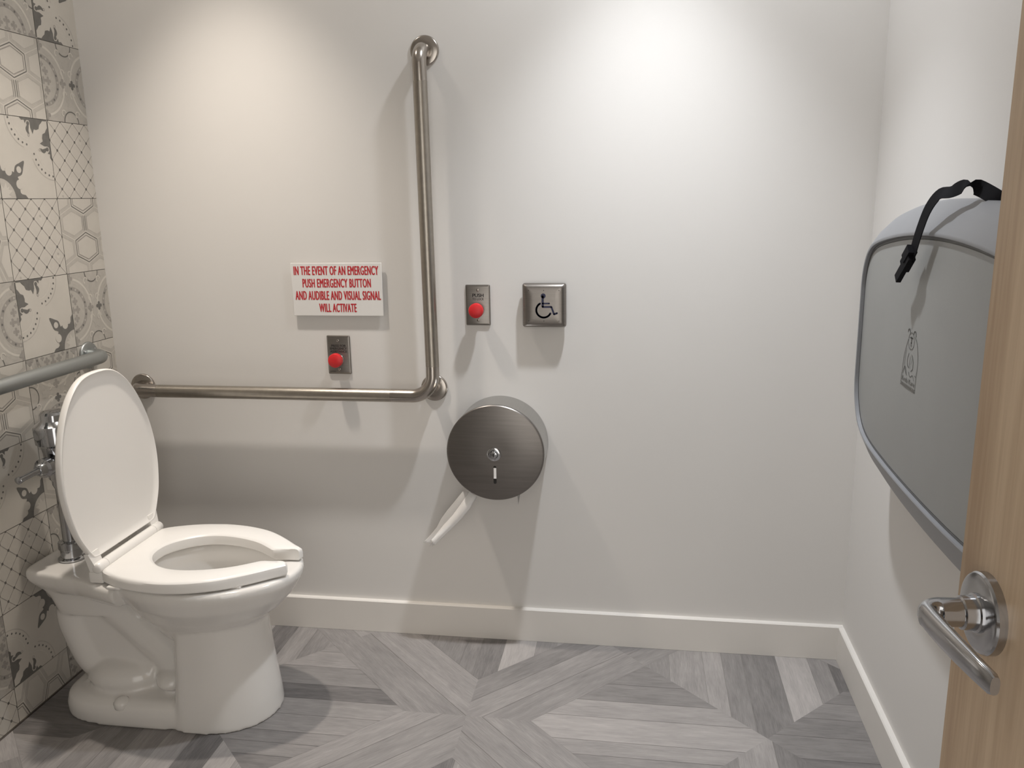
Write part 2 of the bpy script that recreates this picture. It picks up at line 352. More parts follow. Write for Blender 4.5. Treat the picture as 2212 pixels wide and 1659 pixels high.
# ---- left wall: patchwork of printed tiles
tw = MB(); TM = ['grout', 'tile', 'tilebg', 'inkd', 'inkm', 'inkl', 'inkp']
tw.box((-.1, -D-.1, -.1), (-.0012, .1, H), 0)
class TileCtx:
    def __init__(s, c, k, rot=0, flip=False): s.c, s.k, s.rot, s.flip = c, k, rot, flip
    def emit(s, pts, mi, lay):
        q = []
        for (u, v) in pts:
            if s.flip: u = 1-u
            for _ in range(s.rot): u, v = 1-v, u
            q.append((u, v))
        g = .004
        for fn in (lambda p: p[0]-g, lambda p: 1-g-p[0], lambda p: p[1]-g, lambda p: 1-g-p[1]):
            if len(q) > 2: q = clip(q, fn)
        if len(q) < 3: return
        q = [(-(D1+s.c*T)+u*T, ZJ+(s.k+v)*T) for u, v in q]
        for fn in (lambda p: -p[0], lambda p: p[1]-.0005, lambda p: H-p[1], lambda p: p[0]+D):
            if len(q) > 2: q = clip(q, fn)
        if len(q) < 3 or area(q) < 1e-8: return
        a = sum(q[i][0]*q[(i+1) % len(q)][1]-q[(i+1) % len(q)][0]*q[i][1] for i in range(len(q)))
        if a < 0: q = q[::-1]
        s.n = (getattr(s, 'n', 0)+1) % 400
        tw.poly([(.0001*lay+s.n*2e-7, y, z) for y, z in q], mi)
    def line(s, a, b, w, mi, lay):
        d = Vector((b[0]-a[0], b[1]-a[1])); 
        if d.length < 1e-6: return
        n = Vector((-d.y, d.x)).normalized()*w/2
        s.emit([(a[0]-n.x, a[1]-n.y), (b[0]-n.x, b[1]-n.y), (b[0]+n.x, b[1]+n.y), (a[0]+n.x, a[1]+n.y)], mi, lay)
    def pline(s, pts, w, mi, lay, closed=False):
        n = len(pts)
        for i in range(n if closed else n-1): s.line(pts[i], pts[(i+1) % n], w, mi, lay)
    def disc(s, c, r, mi, lay, n=14, a0=0, a1=360, ry=None):
        s.emit([(c[0]+r*math.cos(math.radians(a0+(a1-a0)*i/n)), c[1]+(ry or r)*math.sin(math.radians(a0+(a1-a0)*i/n))) for i in range(n+(0 if a1-a0 == 360 else 1))], mi, lay)
    def ring(s, c, r, w, mi, lay, a0=0, a1=360, n=28):
        P = [(c[0]+r*math.cos(math.radians(a0+(a1-a0)*i/n)), c[1]+r*math.sin(math.radians(a0+(a1-a0)*i/n))) for i in range(n+1)]
        s.pline(P, w, mi, lay)
    def quatre(s, c, r, mi, lay):
        for (dx, dy) in ((1, 0), (-1, 0), (0, 1), (0, -1)): s.disc((c[0]+dx*r*.6, c[1]+dy*r*.6), r*.42, mi, lay, 8)
        s.disc(c, r*.45, mi, lay, 8)
    def star(s, c, r, mi, lay, n=6):
        s.emit([(c[0]+(r if i % 2 == 0 else r*.5)*math.sin(PI*i/n), c[1]+(r if i % 2 == 0 else r*.5)*math.cos(PI*i/n)) for i in range(2*n)], mi, lay)
    def base(s, mi): s.emit([(0, 0), (1, 0), (1, 1), (0, 1)], mi, 1)
    # --- designs
    def A(s):                                   # medallions
        s.base(2)
        for cx in (0, 1):
            c = (cx, .5)
            for (r, w, mi) in ((.475, .03, 5), (.43, .028, 6), (.385, .022, 5)): s.ring(c, r, w, mi, 2, -90 if cx == 0 else 90, 90 if cx == 0 else 270, 24)
            s.disc(c, .345, 5, 3, 36)
            s.ring(c, .30, .055, 4, 4, 0, 360, 40)
            for i in range(22): s.disc((c[0]+.30*math.cos(2*PI*i/22), c[1]+.30*math.sin(2*PI*i/22)), .017, 3 if i % 2 else 5, 5, 6)
            s.disc(c, .262, 5, 5, 30)
            sg = 1 if cx == 0 else -1
            for (x, y, r) in ((.12, .5, .055), (.085, .62, .055), (.085, .38, .055), (.03, .5, .05), (.03, .7, .035), (.03, .3, .035)): s.quatre((cx+sg*x, y), r, 4, 6)
            s.quatre((cx+sg*.405, .5), .062, 4 if cx == 0 else 3, 6)
            for y in (.93, .07): s.quatre((cx+sg*.02, y), .07, 4, 6)
        for (y, a0) in ((0, 0), (1, 180)):
            s.disc((.5, y), .145, 2, 3, 18); s.disc((.5, y), .12, 5, 4, 18); s.ring((.5, y), .145, .016, 3, 5, a0, a0+180, 18)
        for y in (.73, .27): s.star((.5, y), .085, 5, 5, 5)
        for (x, y) in ((.36, .88), (.64, .88), (.36, .12), (.64, .12), (.42, .64), (.58, .64), (.42, .36), (.58, .36)):
            s.ring((x, y), .04, .018, 6, 5, 0, 250, 9)
        for (x, y) in ((.3, .95), (.7, .95), (.3, .05), (.7, .05)): s.disc((x, y), .035, 5, 5, 8)
    def B(s):                                   # long hexagons
        s.base(1)
        def hexa(cx, cy, k, mi, w, lay):
            hw, hh = .25-k, .222-k*1.1; q = hh*.5
            s.pline([(cx, cy+hh), (cx+hw, cy+q), (cx+hw, cy-q), (cx, cy-hh), (cx-hw, cy-q), (cx-hw, cy+q)], w, mi, lay, True)
        for r in range(-1, 5):
            for c in range(-1, 4):
                cx = c*.5+(.25 if r % 2 else 0); cy = r*.3333
                dark = abs(cx-.5) < .01
                hexa(cx, cy, .016, 3 if dark else 5, .012, 4 if dark else 2); hexa(cx, cy, .05, 4 if dark else 5, .015, 3)
                if not dark: hexa(cx, cy, .033, 5, .012, 2)
        for v in (.3333, 1.0, -.3333):
            for du in (-.016, .016, .05, -.05): s.line((.5+du, v-.10), (.5+du, v+.10), .011, 3 if abs(du) < .03 else 4, 5) if v == .3333 else None
    def C(s):                                   # quarter scrolls; scroll corner at (0,1), cross corner at (1,0)
        s.base(1)
        f = lambda a, b: (a, 1-b)
        for sw in (0, 1):
            g = (lambda a, b: f(a, b)) if sw == 0 else (lambda a, b: f(b, a))
            for i in range(7):
                t = math.radians(4+i*12.6); p = (.38+.335*math.cos(t), .335*math.sin(t)); s.disc(g(*p), .0145, 3, 4, 8)
            for (r, w) in ((.385, .014), (.27, .013)):
                s.pline([g(.38+r*math.cos(math.radians(t)), r*math.sin(math.radians(t))) for t in range(0, 85 if r < .3 else 78, 6)], w, 5 if r > .3 else 6, 3)
            P = [(.01, 0), (.52, 0), (.48, .035), (.435, .028), (.425, .07), (.39, .03), (.35, .03), (.335, .06), (.335, .12), (.305, .195), (.275, .135), (.235, .14), (.185, .125), (.165, .075), (.13, .05), (.10, .02), (.02, .018)]
            s.emit([g(*p) for p in P], 3, 4)
            s.disc(g(.372, .068), .026, 3, 5, 10)
            s.emit([g(*p) for p in smooth_closed([(.36, .085), (.385, .085), (.42, .125), (.415, .165), (.385, .20), (.365, .195), (.375, .16), (.365, .12)], 3)], 3, 5)
            s.ring(g(.385, .212), .016, .007, 4, 5, 0, 360, 10)
        h = lambda c, d: (1-c, d)
        for sw in (0, 1):
            g = (lambda a, b: h(a, b)) if sw == 0 else (lambda a, b: h(b, a))
            P = [(.19, 0), (.46, 0), (.42, .045), (.36, .055), (.335, .075), (.335, .13), (.36, .115), (.35, .20), (.33, .245), (.31, .28), (.27, .27), (.2, .2), (.13, .13)]
            s.emit([g(*p) for p in P], 3, 4)
            s.disc(g(.335, .175), .058, 1, 6, 16)
        s.emit([h(*p) for p in smooth_closed([(.21, .21), (.27, .33), (.30, .40), (.375, .435), (.465, .465), (.435, .375), (.40, .30), (.33, .27)], 3)], 3, 5)
        s.disc(h(.355, .355), .042, 1, 6, 14)
        s.emit([h(0, 0)]+[h(.245*math.cos(math.radians(t)), .245*math.sin(math.radians(t))) for t in range(0, 91, 9)], 5, 7)
        s.emit([h(.005, .005), h(.17, .02), h(.125, .05), h(.20, .10), h(.13, .11), h(.15, .15), h(.11, .13), h(.10, .20), h(.05, .125), h(.02, .17)], 1, 8)
    def Dd(s):                                  # diamond lattice
        s.base(1); n = 4
        for i in range(n):
            for j in range(n+1):
                x, y = (i)/n, (j)/n
                if (i*3+j*5) % 7 == 0: s.disc((x+.125, y), .03, 6, 2, 8); s.disc((x+.125, y+.03), .02, 5, 2, 7)
        for i in range(-n, n*2+1):
            s.line((i/n, 0), (i/n+1, 1), .0085, 4, 3); s.line((i/n, 0), (i/n-1, 1), .0085, 4, 3)
        for i in range(n+1):
            for j in range(n+1):
                for (x, y) in ((i/n, j/n), ((i+.5)/n, (j+.5)/n)): s.disc((x, y), .0185, 3, 4, 8)
LAY = {(0, 2): 'C3', (1, 2): 'A1', (0, 1): 'A0', (1, 1): 'B0', (0, 0): 'D0', (1, 0): 'C1', (2, 0): 'D0', (0, -1): 'B2', (1, -1): 'D0', (2, -1): 'B1',
       (0, -2): 'A0', (1, -2): 'C0', (2, -2): 'A0', (0, -3): 'B0', (1, -3): 'A1', (2, -3): 'B0', (0, -4): 'D0', (1, -4): 'B0', (2, -4): 'C0', (3, -4): 'A0',
       (0, -5): 'C1', (1, -5): 'A1', (2, -5): 'D0', (0, -6): 'A0', (1, -6): 'B0', (2, -6): 'C3', (3, -6): 'A0', (1, -7): 'A0', (2, -7): 'B1', (3, -7): 'D0', (0, -7): 'C0'}
for c in range(0, 12):
    for k in range(-7, 6):
        des = LAY.get((c, k)) or random.choice('ABCD')+str(random.randrange(4))
        t = TileCtx(c, k, rot={'0': 0, '1': 3, '2': 2, '3': 1}[des[1]])
        if c > 7: t.base(1); continue
        {'A': t.A, 'B': t.B, 'C': t.C, 'D': t.Dd}[des[0]]()
tw.build('wall_left', [M[k] for k in TM], kind='structure', fix=False)
# thin metal edge strip where the tiled wall meets the floor
MB().box((0, -D, .0003), (.004, -BT, .004)).build('trim_2', M['plate'], kind='structure')

# ================================================================== ceiling downlights
for i, (p, c, e, g) in enumerate(LAMPS):
    t = thing('downlight', (p[0], p[1], H), ('round recessed ceiling downlight above the toilet', 'round recessed ceiling downlight nearer the changing station')[i], 'ceiling light', 'ceiling downlights')
    MB().lathe((p[0], p[1], H), (0, 0, -1), [(.0, .075), (.006, .072), (.008, .058), (.002, .042), (.0, .042)]).build('trim_ring', M['trim'], t)
    MB().lathe((p[0], p[1], H), (0, 0, -1), [(.0005, .040), (.002, .038), (.0025, .015)]).build('lens', LENS[i], t)

# ================================================================== toilet
TO = thing('toilet', (.37, AX, 0), 'white floor-standing toilet with raised lid and open-front seat', 'toilet')
def egg(x0, x1, xw, hw, z, n=48, pb=1.0, pf=1.0):
    out = []
    for i in range(n):
        t = 2*PI*i/n; c, s_ = math.cos(t), math.sin(t)
        if c >= 0: x = xw+(x1-xw)*abs(c)**pf
        else: x = xw-(xw-x0)*abs(c)**pb
        p = pf if c >= 0 else pb
        out.append((x, AX+hw*math.copysign(abs(s_)**p, s_), z))
    return out
tb = MB()
tb.loft([egg(.36, .58, .45, .08, .22), egg(.325, .628, .46, .114, .268), egg(.295, .678, .47, .146, .305), egg(.265, .714, .475, .170, .345), egg(.235, .737, .48, .184, .383), egg(.237, .738, .48, .183, .400), egg(.243, .732, .48, .178, .406),
         egg(.332, .690, .49, .126, .406), egg(.338, .683, .49, .120, .398), egg(.340, .682, .49, .120, .378), egg(.336, .676, .485, .124, .362), egg(.342, .660, .485, .117, .335), egg(.35, .635, .48, .10, .312), egg(.385, .59, .47, .066, .30), egg(.42, .53, .465, .034, .296)])
tb.loft([egg(.405, .655, .50, .136, 0, pb=.35), egg(.412, .652, .50, .130, .05, pb=.35), egg(.42, .640, .50, .121, .15, pb=.35), egg(.425, .632, .50, .117, .25, pb=.35), egg(.43, .625, .50, .114, .278, pb=.35)])
tb.loft([egg(.078, .64, .33, .134, 0, pb=.6), egg(.076, .64, .33, .134, .03, pb=.6), egg(.082, .63, .33, .128, .055, pb=.6), egg(.10, .60, .33, .108, .068, pb=.6)])
tb.tube(smooth_open([(.33, AX, .10), (.24, AX, .10), (.175, AX, .105), (.14, AX, .135), (.118, AX, .19), (.103, AX, .245), (.115, AX, .29), (.16, AX, .315), (.21, AX, .31)], 5), .058, 24)
tb.tube(smooth_open([(.17, AX, .315), (.23, AX, .275), (.31, AX, .20), (.38, AX, .135), (.43, AX, .10)], 5), .056, 24)
for (cx, cz, rx, ry, rz) in ((.235, .095, .115, .100, .052), (.385, .10, .055, .098, .036)):
    tb.loft([[(cx+rx*math.cos(a)*math.cos(2*PI*j/24), AX+ry*math.cos(a)*math.sin(2*PI*j/24), cz+rz*math.sin(a)) for j in range(24)] for a in [math.radians(x) for x in (-80, -60, -40, -20, 0, 20, 40, 60, 80)]])
tb.box((.13, AX-.044, .05), (.46, AX+.044, .26)).box((.13, AX-.044, .25), (.30, AX+.044, .33))
def deck(z, k=1.0, dx=0):
    h = [(.012, .045), (.014, .066), (.024, .082), (.06, .093), (.12, .103), (.19, .120), (.26, .148), (.29, .158), (.325, .168)]
    h = [(x+dx if x < .1 else x, y*k) for x, y in h]
    return [(x, AX-y, z) for x, y in h]+[(x, AX+y, z) for x, y in reversed(h)]
tb.loft([deck(.345, .86, .03), deck(.366, .97, .008), deck(.378, 1.0), deck(.394, 1.0), deck(.402, .97, .006)])
tb.loft([egg(.07, .30, .18, .066, .27, pb=.5), egg(.052, .31, .18, .074, .32, pb=.5), egg(.035, .325, .18, .088, .36, pb=.4)])
def remeshed(mb, name, m, parent, voxel=.005, it=10):
    o = mb.build('tmp', m); mo = o.modifiers.new('r', 'REMESH'); mo.mode = 'VOXEL'; mo.voxel_size = voxel
    ms = o.modifiers.new('s', 'SMOOTH'); ms.iterations = it; ms.factor = .5
    dg = bpy.context.evaluated_depsgraph_get(); me = bpy.data.meshes.new_from_object(o.evaluated_get(dg)); me.name = name
    bpy.data.objects.remove(o); me.materials.clear(); me.materials.append(m)
    me.transform(Matrix.Translation(-ORG[parent])); me.polygons.foreach_set('use_smooth', [True]*len(me.polygons))
    ob = bpy.data.objects.new(name, me); COL.objects.link(ob); ob.parent = parent; ORG[ob] = ORG[parent]; return ob
remeshed(tb, 'bowl_and_pedestal', M['porc'], TO)
MB().lathe((.275, AX-.113, .052), (0, -.25, 1), [(0, .020), (.012, .020), (.019, .015), (.022, .004)], 20).build('bolt_cap', M['porc'], TO)
MB().lathe((.275, AX+.113, .052), (0, .25, 1), [(0, .020), (.012, .020), (.019, .015), (.022, .004)], 20).build('bolt_cap', M['porc'], TO)
# seat: open-front ring, rounded edges
ho = [(.277, .118), (.283, .138), (.322, .160), (.374, .178), (.43, .186), (.47, .187), (.528, .178), (.592, .155), (.648, .118), (.695, .078), (.722, .056), (.728, .046), (.722, .038)]
hi_ = [(.69, .036), (.655, .033), (.642, .040), (.60, .071), (.555, .092), (.50, .106), (.45, .106), (.405, .088), (.372, .058), (.355, .028), (.351, .0)]
def resample(pts, m):
    L = [0]
    for a, b in zip(pts, pts[1:]): L.append(L[-1]+(b-a).length)
    out = []
    for k in range(m):
        t = L[-1]*k/(m-1); i = max(q for q in range(len(L)-1) if L[q] <= t+1e-9); f = (t-L[i])/max(1e-9, L[i+1]-L[i]); out.append(pts[i].lerp(pts[i+1], f))
    return out
MS = 40
ou_ = resample([Vector((.274, 0)), Vector((.275, .06))]+smooth_open(ho, 5), MS); in_ = resample(smooth_open(list(reversed(hi_)), 5), MS)
prs = [(o, i_, 1) for o, i_ in zip(reversed(ou_), reversed(in_))]+[(o, i_, -1) for o, i_ in list(zip(ou_, in_))[1:]]
ZS0, ZS1 = .4105, .441
sm = MB(); sec = []
for (o, i_, sg) in prs:
    d = i_-o; l = d.length; d = d/l; r_ = min(.011, l*.4)
    prf = [(0.003, ZS0), (0, ZS0+.004), (0, ZS1-.012), (r_*.15, ZS1-.005), (r_*.5, ZS1-.0015), (r_, ZS1), (l-r_, ZS1), (l-r_*.5, ZS1-.0015), (l-r_*.12, ZS1-.005), (l, ZS1-.012), (l, ZS0+.004), (l-.003, ZS0)]
    sec.append([((o+d*w).x, AX+sg*(o+d*w).y, z) for w, z in prf])
sm.loft(sec)
sm.build('seat', M['seat'], TO, 32)
for (x, y) in ((.33, .16), (.33, -.16), (.62, .12), (.62, -.12)): MB().box((x-.018, AX+y-.008, .4055), (x+.018, AX+y+.008, .4125), bev=.002).build('seat_bumper', M['seat'], TO)
hb = MB().tube([(.272, AX-.106, .445), (.272, AX+.106, .445)], .0135, 24)
for sg in (-1, 1): hb.box((.262, AX+sg*.07-.018, .432), (.30, AX+sg*.07+.018, .440))
hb.build('hinge_bar', M['seat'], TO)
for sg in (-1, 1): MB().box((.245, AX+sg*.125-.012, .403), (.285, AX+sg*.125+.012, .434), bev=.006).build('hinge_post', M['seat'], TO)
# lid in its own plane: s up the lid, y across, thickness along N
LA = Vector((.262, 0, .44)); LD = Vector((-.026, 0, .465)).normalized(); LN = Vector((LD.z, 0, -LD.x))
def lidp(s, y, t): q = LA+LD*s+LN*t; return (q.x, AX+y, q.z)
hl = [(.474, .0), (.472, .035), (.464, .066), (.448, .093), (.424, .119), (.390, .144), (.342, .168), (.286, .186), (.222, .194), (.164, .190), (.105, .176), (.062, .155), (.034, .137), (.028, .128), (.026, .115)]
hh = [(p[0], p[1]) for p in smooth_open(hl, 4)]
lo_ = [(s, y) for s, y in hh]+[(s, -y) for s, y in reversed(hh[1:])]
def sc(k, ds=0): return [(.24+(s-.24)*k+ds, y*k) for s, y in lo_]
lm = MB()
rings = [(.95, -.014), (.985, -.0125), (1.0, -.008), (1.0, .001), (.995, .0045), (.985, .006), (.972, .0045), (.955, .0005), (.90, -.0015), (.75, -.0025), (.4, -.003)]
lm.loft([[lidp(s, y, t) for s, y in sc(k)] for k, t in rings])
for sg in (-1, 1):
    a, b = AX+sg*.107, AX+sg*.142
    lm.tube([(.272, a, .445), (.272, b-sg*.004, .445), (.272, b, .445)], [.0135, .0135, .009], 20)
    lm.loft([[lidp(s, sg*y, t) for (s, y, t) in ((-.005, .109, -.010), (-.005, .138, -.010), (.045, .150, -.010), (.045, .109, -.010))], [lidp(s, sg*y, t) for (s, y, t) in ((-.005, .109, .012), (-.005, .138, .012), (.045, .150, .002), (.045, .109, .002))]])
lm.build('lid', M['seat'], TO, 50)

# ================================================================== flush valve
VX = .103
FV = thing('flush_valve', (VX, AX, .403), 'chrome flush valve with side lever behind the raised toilet lid', 'flush valve')
v = MB().lathe((VX, AX, 0), (0, 0, 1), [(.452, .019), (.60, .019), (.612, .024), (.622, .024), (.63, .03), (.70, .036), (.72, .040)], 32); v.build('body', M['chrome'], FV)
MB().lathe((VX, AX, 0), (0, 0, 1), [(.718, .042), (.724, .049), (.765, .051), (.772, .049), (.778, .040), (.784, .034), (.80, .033), (.806, .028), (.809, .01)], 16).build('cap', M['chrome'], FV, 25)
MB().lathe((VX, AX, 0), (0, 0, 1), [(.404, .036), (.408, .036), (.412, .028), (.432, .028), (.434, .031), (.452, .031), (.456, .022)], 16).build('spud_nut', M['chrome'], FV, 25)
MB().tube(arc_path([(VX, AX+.02, .665), (VX, AX+.118, .665), (.012, AX+.118, .665)], [.03], 8), .017, 20).lathe((VX, AX+.085, .665), (0, 1, 0), [(0, .022), (.03, .026), (.045, .026), (.05, .02)], 20).lathe((.0015, AX+.118, .665), (1, 0, 0), [(0, .034), (.006, .034), (.012, .026), (.014, .017)]).build('supply_pipe', M['chrome'], FV)
hdl = MB().lathe((VX, AX, .672), (0, -1, 0), [(.02, .017), (.045, .017), (.046, .025), (.062, .025), (.066, .018), (.078, .015), (.082, .011)], 20)
hdl.tube([(VX, AX-.078, .672), (VX, AX-.10, .672), (VX, AX-.132, .6705), (VX, AX-.150, .670), (VX, AX-.154, .670)], [.0095, .0075, .0075, .0095, .004], 16)
hdl.build('handle', M['chrome'], FV)

# ================================================================== grab bars
def flange(mb, o, n, r=.039): mb.lathe(o, n, [(0, r), (.004, r), (.006, r-.001), (.0075, r-.004), (.008, .02)], 40)
BZ, BXV, BS, BR = .7725, 1.0085, .0575, .019
GL = thing('grab_bar', (BXV, 0, .784), 'L-shaped stainless steel grab bar on the white back wall', 'grab bar')
p1 = arc_path([(.083, -.005, .7735), (.083, -BS, .7735), (.22, -BS, BZ)], [.040], 12); p1 = p1[:-1]+[Vector((.165, -BS, BZ))]
p3 = arc_path([(.90, -BS, BZ), (BXV, -BS, BZ), (BXV+.001, -BS, .92)], [.062], 14); p3 = [Vector((.885, -BS, BZ))]+p3[1:-1]+[Vector((BXV+.0005, -BS, .86))]
p5 = arc_path([(1.004, -BS, 1.55), (1.003, -BS, 1.706), (1.006, -.004, 1.706)], [.040], 12); p5 = [Vector((1.004, -BS, 1.622))]+p5[1:]
for q in (p1, p3, p5): MB().tube(q, BR, 28).build('bend', M['bend'], GL)
MB().tube([(.165, -BS, BZ), (.885, -BS, BZ)], BR, 28).build('grip', M['steel'], GL)
MB().tube([(BXV+.0005, -BS, .86), (1.004, -BS, 1.622)], BR, 28).build('grip', M['steel'], GL)
MB().tube([(.993, -BS+.006, .788), (.997, -.004, .786)], .0165, 24).build('corner_post', M['bend'], GL)
for o in ((.083, -.0008, .7735), (.999, -.0008, .785), (1.006, -.0008, 1.706)):
    f_ = MB(); flange(f_, o, (0, -1, 0)); f_.build('flange', M['bend'], GL)
GR = thing('grab_bar', (0, -.42, .895), 'straight satin grey grab bar on the patterned tile wall behind the toilet', 'grab bar')
q = arc_path([(.004, -.128, .893), (.0575, -.128, .893), (.0575, -.742, .893), (.004, -.742, .893)], [.036, .036], 10)
MB().tube(q, BR, 28).build('grip', M['rearbar'], GR)
for y in (-.128, -.742):
    f_ = MB(); flange(f_, (.0006, y, .893), (1, 0, 0)); f_.build('flange', M['rearbar'], GR)
    for (dy, dz) in ((.024, .014), (-.024, .014), (0, -.028)): MB().lathe((.0085, y+dy, .893+dz), (1, 0, 0), [(0, .0045), (.0015, .004), (.0022, .0015)], 10).build('screw', M['chrome'], GR)

# ================================================================== emergency sign
SG = thing('emergency_sign', (.725, 0, .996), 'white rectangular sign with red capital letters about the emergency button', 'sign')
s0, s1, z0, z1 = .590, .860, .995, 1.1465
sg_ = MB().box((s0, -.012, z0), (s1, -.008, z1), bev=.0008, seg=1)
sg_.build('panel', M['sign'], SG)
MB().box((s0+.05, -.0085, z0+.03), (s1-.05, -.0005, z1-.03)).build('mounting_pad', M['sign'], SG)
lt = MB(); pl = lambda u, v: (u, -.0124, v)
for (t, a, b, c, d) in (('IN THE EVENT OF AN EMERGENCY', .598, .8507, 1.1125, 1.1375), ('PUSH EMERGENCY BUTTON', .6225, .827, 1.077, 1.1015), ('AND AUDIBLE AND VISUAL SIGNAL', .5985, .8545, 1.0412, 1.0665), ('WILL ACTIVATE', .6685, .781, 1.006, 1.0305)):
    put_text(lt, t, a, b, c, d, pl, bold=.034, spacing=1.10)
lt.build('lettering', M['redink'], SG, label='red capital lettering', fix=False)

# ================================================================== push buttons and push plate
def domed_plate(mb, cx, cz, w, h, th, r, slope, y0=0, mi=0):
    def rg(d, y): return [(x, -y-y0, z) for x, z in rrect(cx-w/2+d, cx+w/2-d, cz-h/2+d, cz+h/2-d, max(r-d*.5, .0015), 5)]
    mb.loft([rg(0, 0), rg(0, th*.35), rg(slope*.35, th*.8), rg(slope, th)], mi)
def button(cx, cz, bz, name, label, lines, dark, collar):
    t = thing(name, (cx, 0, cz), label, 'push button')
    b = MB(); domed_plate(b, cx, cz, .070, .1146, .006, .003, .0045); b.build('wall_plate', M['plate'], t, 30)
    for dz in (.0424, -.0424):
        s_ = MB().lathe((cx, -.006, cz+dz), (0, -1, 0), [(0, .0042), (.0014, .0038), (.002, .002)], 14); so = s_.build('screw', M['bend'], t)
        MB().box((cx-.003, -.0084, cz+dz-.0005), (cx+.003, -.0079, cz+dz+.0005)).build('slot', M['dark'], so)
    MB().lathe((cx, -.006, bz), (0, -1, 0), [(0, .0165), (.008, .0165), (.009, .0145), (.024, .0145)], 28).build('collar', M['chrome'], t)
    MB().lathe((cx, -.006, bz), (0, -1, 0), [(.016, .012), (.018, .0185), (.022, .0205), (.033, .0208), (.037, .0195), (.0395, .014), (.0402, .004)], 36).build('button_head', M['red'], t)
    l = MB(); pp = lambda u, v: (u, -.0063, v)
    for (tx, a, b_, c, d, bo) in lines: put_text(l, tx, a, b_, c, d, pp, bold=bo)
    l.build('lettering', M['black'], t, fix=False, label='small dark engraved lettering')
    if collar:
        l = MB(); put_text(l, 'CAMDEN', .6868, .7045, .8287, .8313, pp, bold=.02); l.build('maker_mark', M['black'], t, fix=False, label='tiny dark maker mark at the lower left corner')
    return t
button(1.1338, 1.0261, 1.0145, 'lock_button', 'red mushroom push-to-lock button on steel plate right of the vertical bar', (('PUSH', 1.1185, 1.1512, 1.0492, 1.0586, .06), ('TO LOCK', 1.1185, 1.1515, 1.0402, 1.0466, .04)), M['black'], 0)
button(.7158, .879, .868, 'emergency_button', 'red mushroom emergency assistance button on steel plate below the sign', (('PRESS FOR', .6944, .7393, .9028, .9096, .06), ('EMERGENCY', .6905, .742, .8944, .9012, .06), ('ASSISTANCE', .6905, .742, .8859, .8926, .06)), M['black'], 1)
PP = thing('push_plate', (1.3235, 0, 1.0285), 'square steel push plate with a dark blue wheelchair symbol', 'door push plate')
MB().box((1.276, -.016, .981), (1.371, -.0005, 1.076), bev=.002).build('wall_box', M['plate'], PP)
b = MB()
def rg(d, y): return [(x, -y, z) for x, z in rrect(1.3235-.0605+d, 1.3235+.0605-d, 1.0285-.0605+d, 1.0285+.0605-d, .007, 6)]
b.loft([rg(0, .012), rg(-.0003, .020), rg(.002, .027), rg(.006, .0315), rg(.012, .034), rg(.03, .0345)]); b.build('plate', M['plate'], PP, 25)
for (x, z) in ((-.042, .042), (0, .042), (.042, .042), (-.042, -.042), (0, -.042), (.042, -.042)):
    MB().lathe((1.3235+x, -.0338, 1.0285+z), (0, -1, 0), [(0, .0013), (.0009, .0011)], 8).build('rivet', M['dark'], PP)
w = MB(); wp = lambda u, v: (u, -.0352, v)
w.poly([wp(1.3222+.0068*math.cos(k*PI/12), 1.0558+.0068*math.sin(k*PI/12)) for k in range(24)])
stroke(w, [(1.3206, 1.0545), (1.3206, 1.0260)], .0062, wp); stroke(w, [(1.3206, 1.0349), (1.3385, 1.0349)], .0044, wp)
stroke(w, [(1.3206, 1.0255), (1.3445, 1.0255), (1.3518, 1.0053), (1.3600, 1.0083)], .0052, wp)
ac = (1.3232, 1.0166); stroke(w, [(ac[0]+.0205*math.cos(math.radians(a)), ac[1]+.0205*math.sin(math.radians(a))) for a in range(118, 338, 8)], .0054, wp)
w.build('wheelchair_symbol', M['navy'], PP, fix=False, label='dark blue wheelchair user symbol')

# ================================================================== tissue dispenser
DX, DZ, DR = 1.1935, .6275, .1365
DS = thing('tissue_dispenser', (DX, 0, DZ), 'large round stainless steel toilet tissue dispenser with keyhole', 'tissue dispenser')
n = 96; dm = MB()
def circ(r, y, a0=0): return [(DX+r*math.cos(2*PI*j/n), -y, DZ+r*math.sin(2*PI*j/n)) for j in range(n)]
dm.loft([circ(DR, .0005), circ(DR, .112), circ(DR-.003, .112), circ(DR-.003, .004)]); dm.build('drum', M['drum'], DS, 30)
cv = MB(); cv.loft([circ(DR-.0035, .100), circ(DR+.001, .112), circ(DR+.001, .1165), circ(DR-.001, .119), circ(DR-.004, .12), circ(.04, .1205)]); cv.build('cover', M['cover'], DS, 30)
rc = MB(); rc.loft([circ(DR+.0012, .1102), circ(DR+.0012, .1115)], caps=(False, False)); rc.build('seam_line', M['dark'], DS)
lk = MB().lathe((DX-.0025, -.1203, .6255), (0, -1, 0), [(0, .020), (.0025, .0195), (.004, .017), (.004, .012), (.003, .011), (.003, .0105), (.009, .0105), (.0105, .0095), (.011, .004)], 32).build('lock', M['chrome'], DS)
kh = MB(); kh.lathe((DX-.0025, -.1310, .6275), (0, -1, 0), [(0, .0022), (.0006, .0022)], 12).box((DX-.0025-.0012, -.1318, .6205), (DX-.0025+.0012, -.1312, .6275)); kh.build('keyhole', M['dark'], lk)
def slot2d(z0, z1, hw, y, n2=8):
    return [(DX-.001+hw*math.cos(PI*k/n2), -y, z1-hw+hw*math.sin(PI*k/n2)) for k in range(n2+1)]+[(DX-.001-hw*math.cos(PI*k/n2), -y, z0+hw-hw*math.sin(PI*k/n2)) for k in range(n2+1)]
MB().loft([slot2d(.539, .5915, .0042, .1200), slot2d(.539, .5915, .0042, .1208)]).build('level_slot', M['dark'], DS)
MB().box((DX-.0045, -.1212, .5545), (DX+.0030, -.1209, .5855)).build('paper_showing', M['paper'], DS, label='pale tissue roll seen through the slot')
tt = MB()
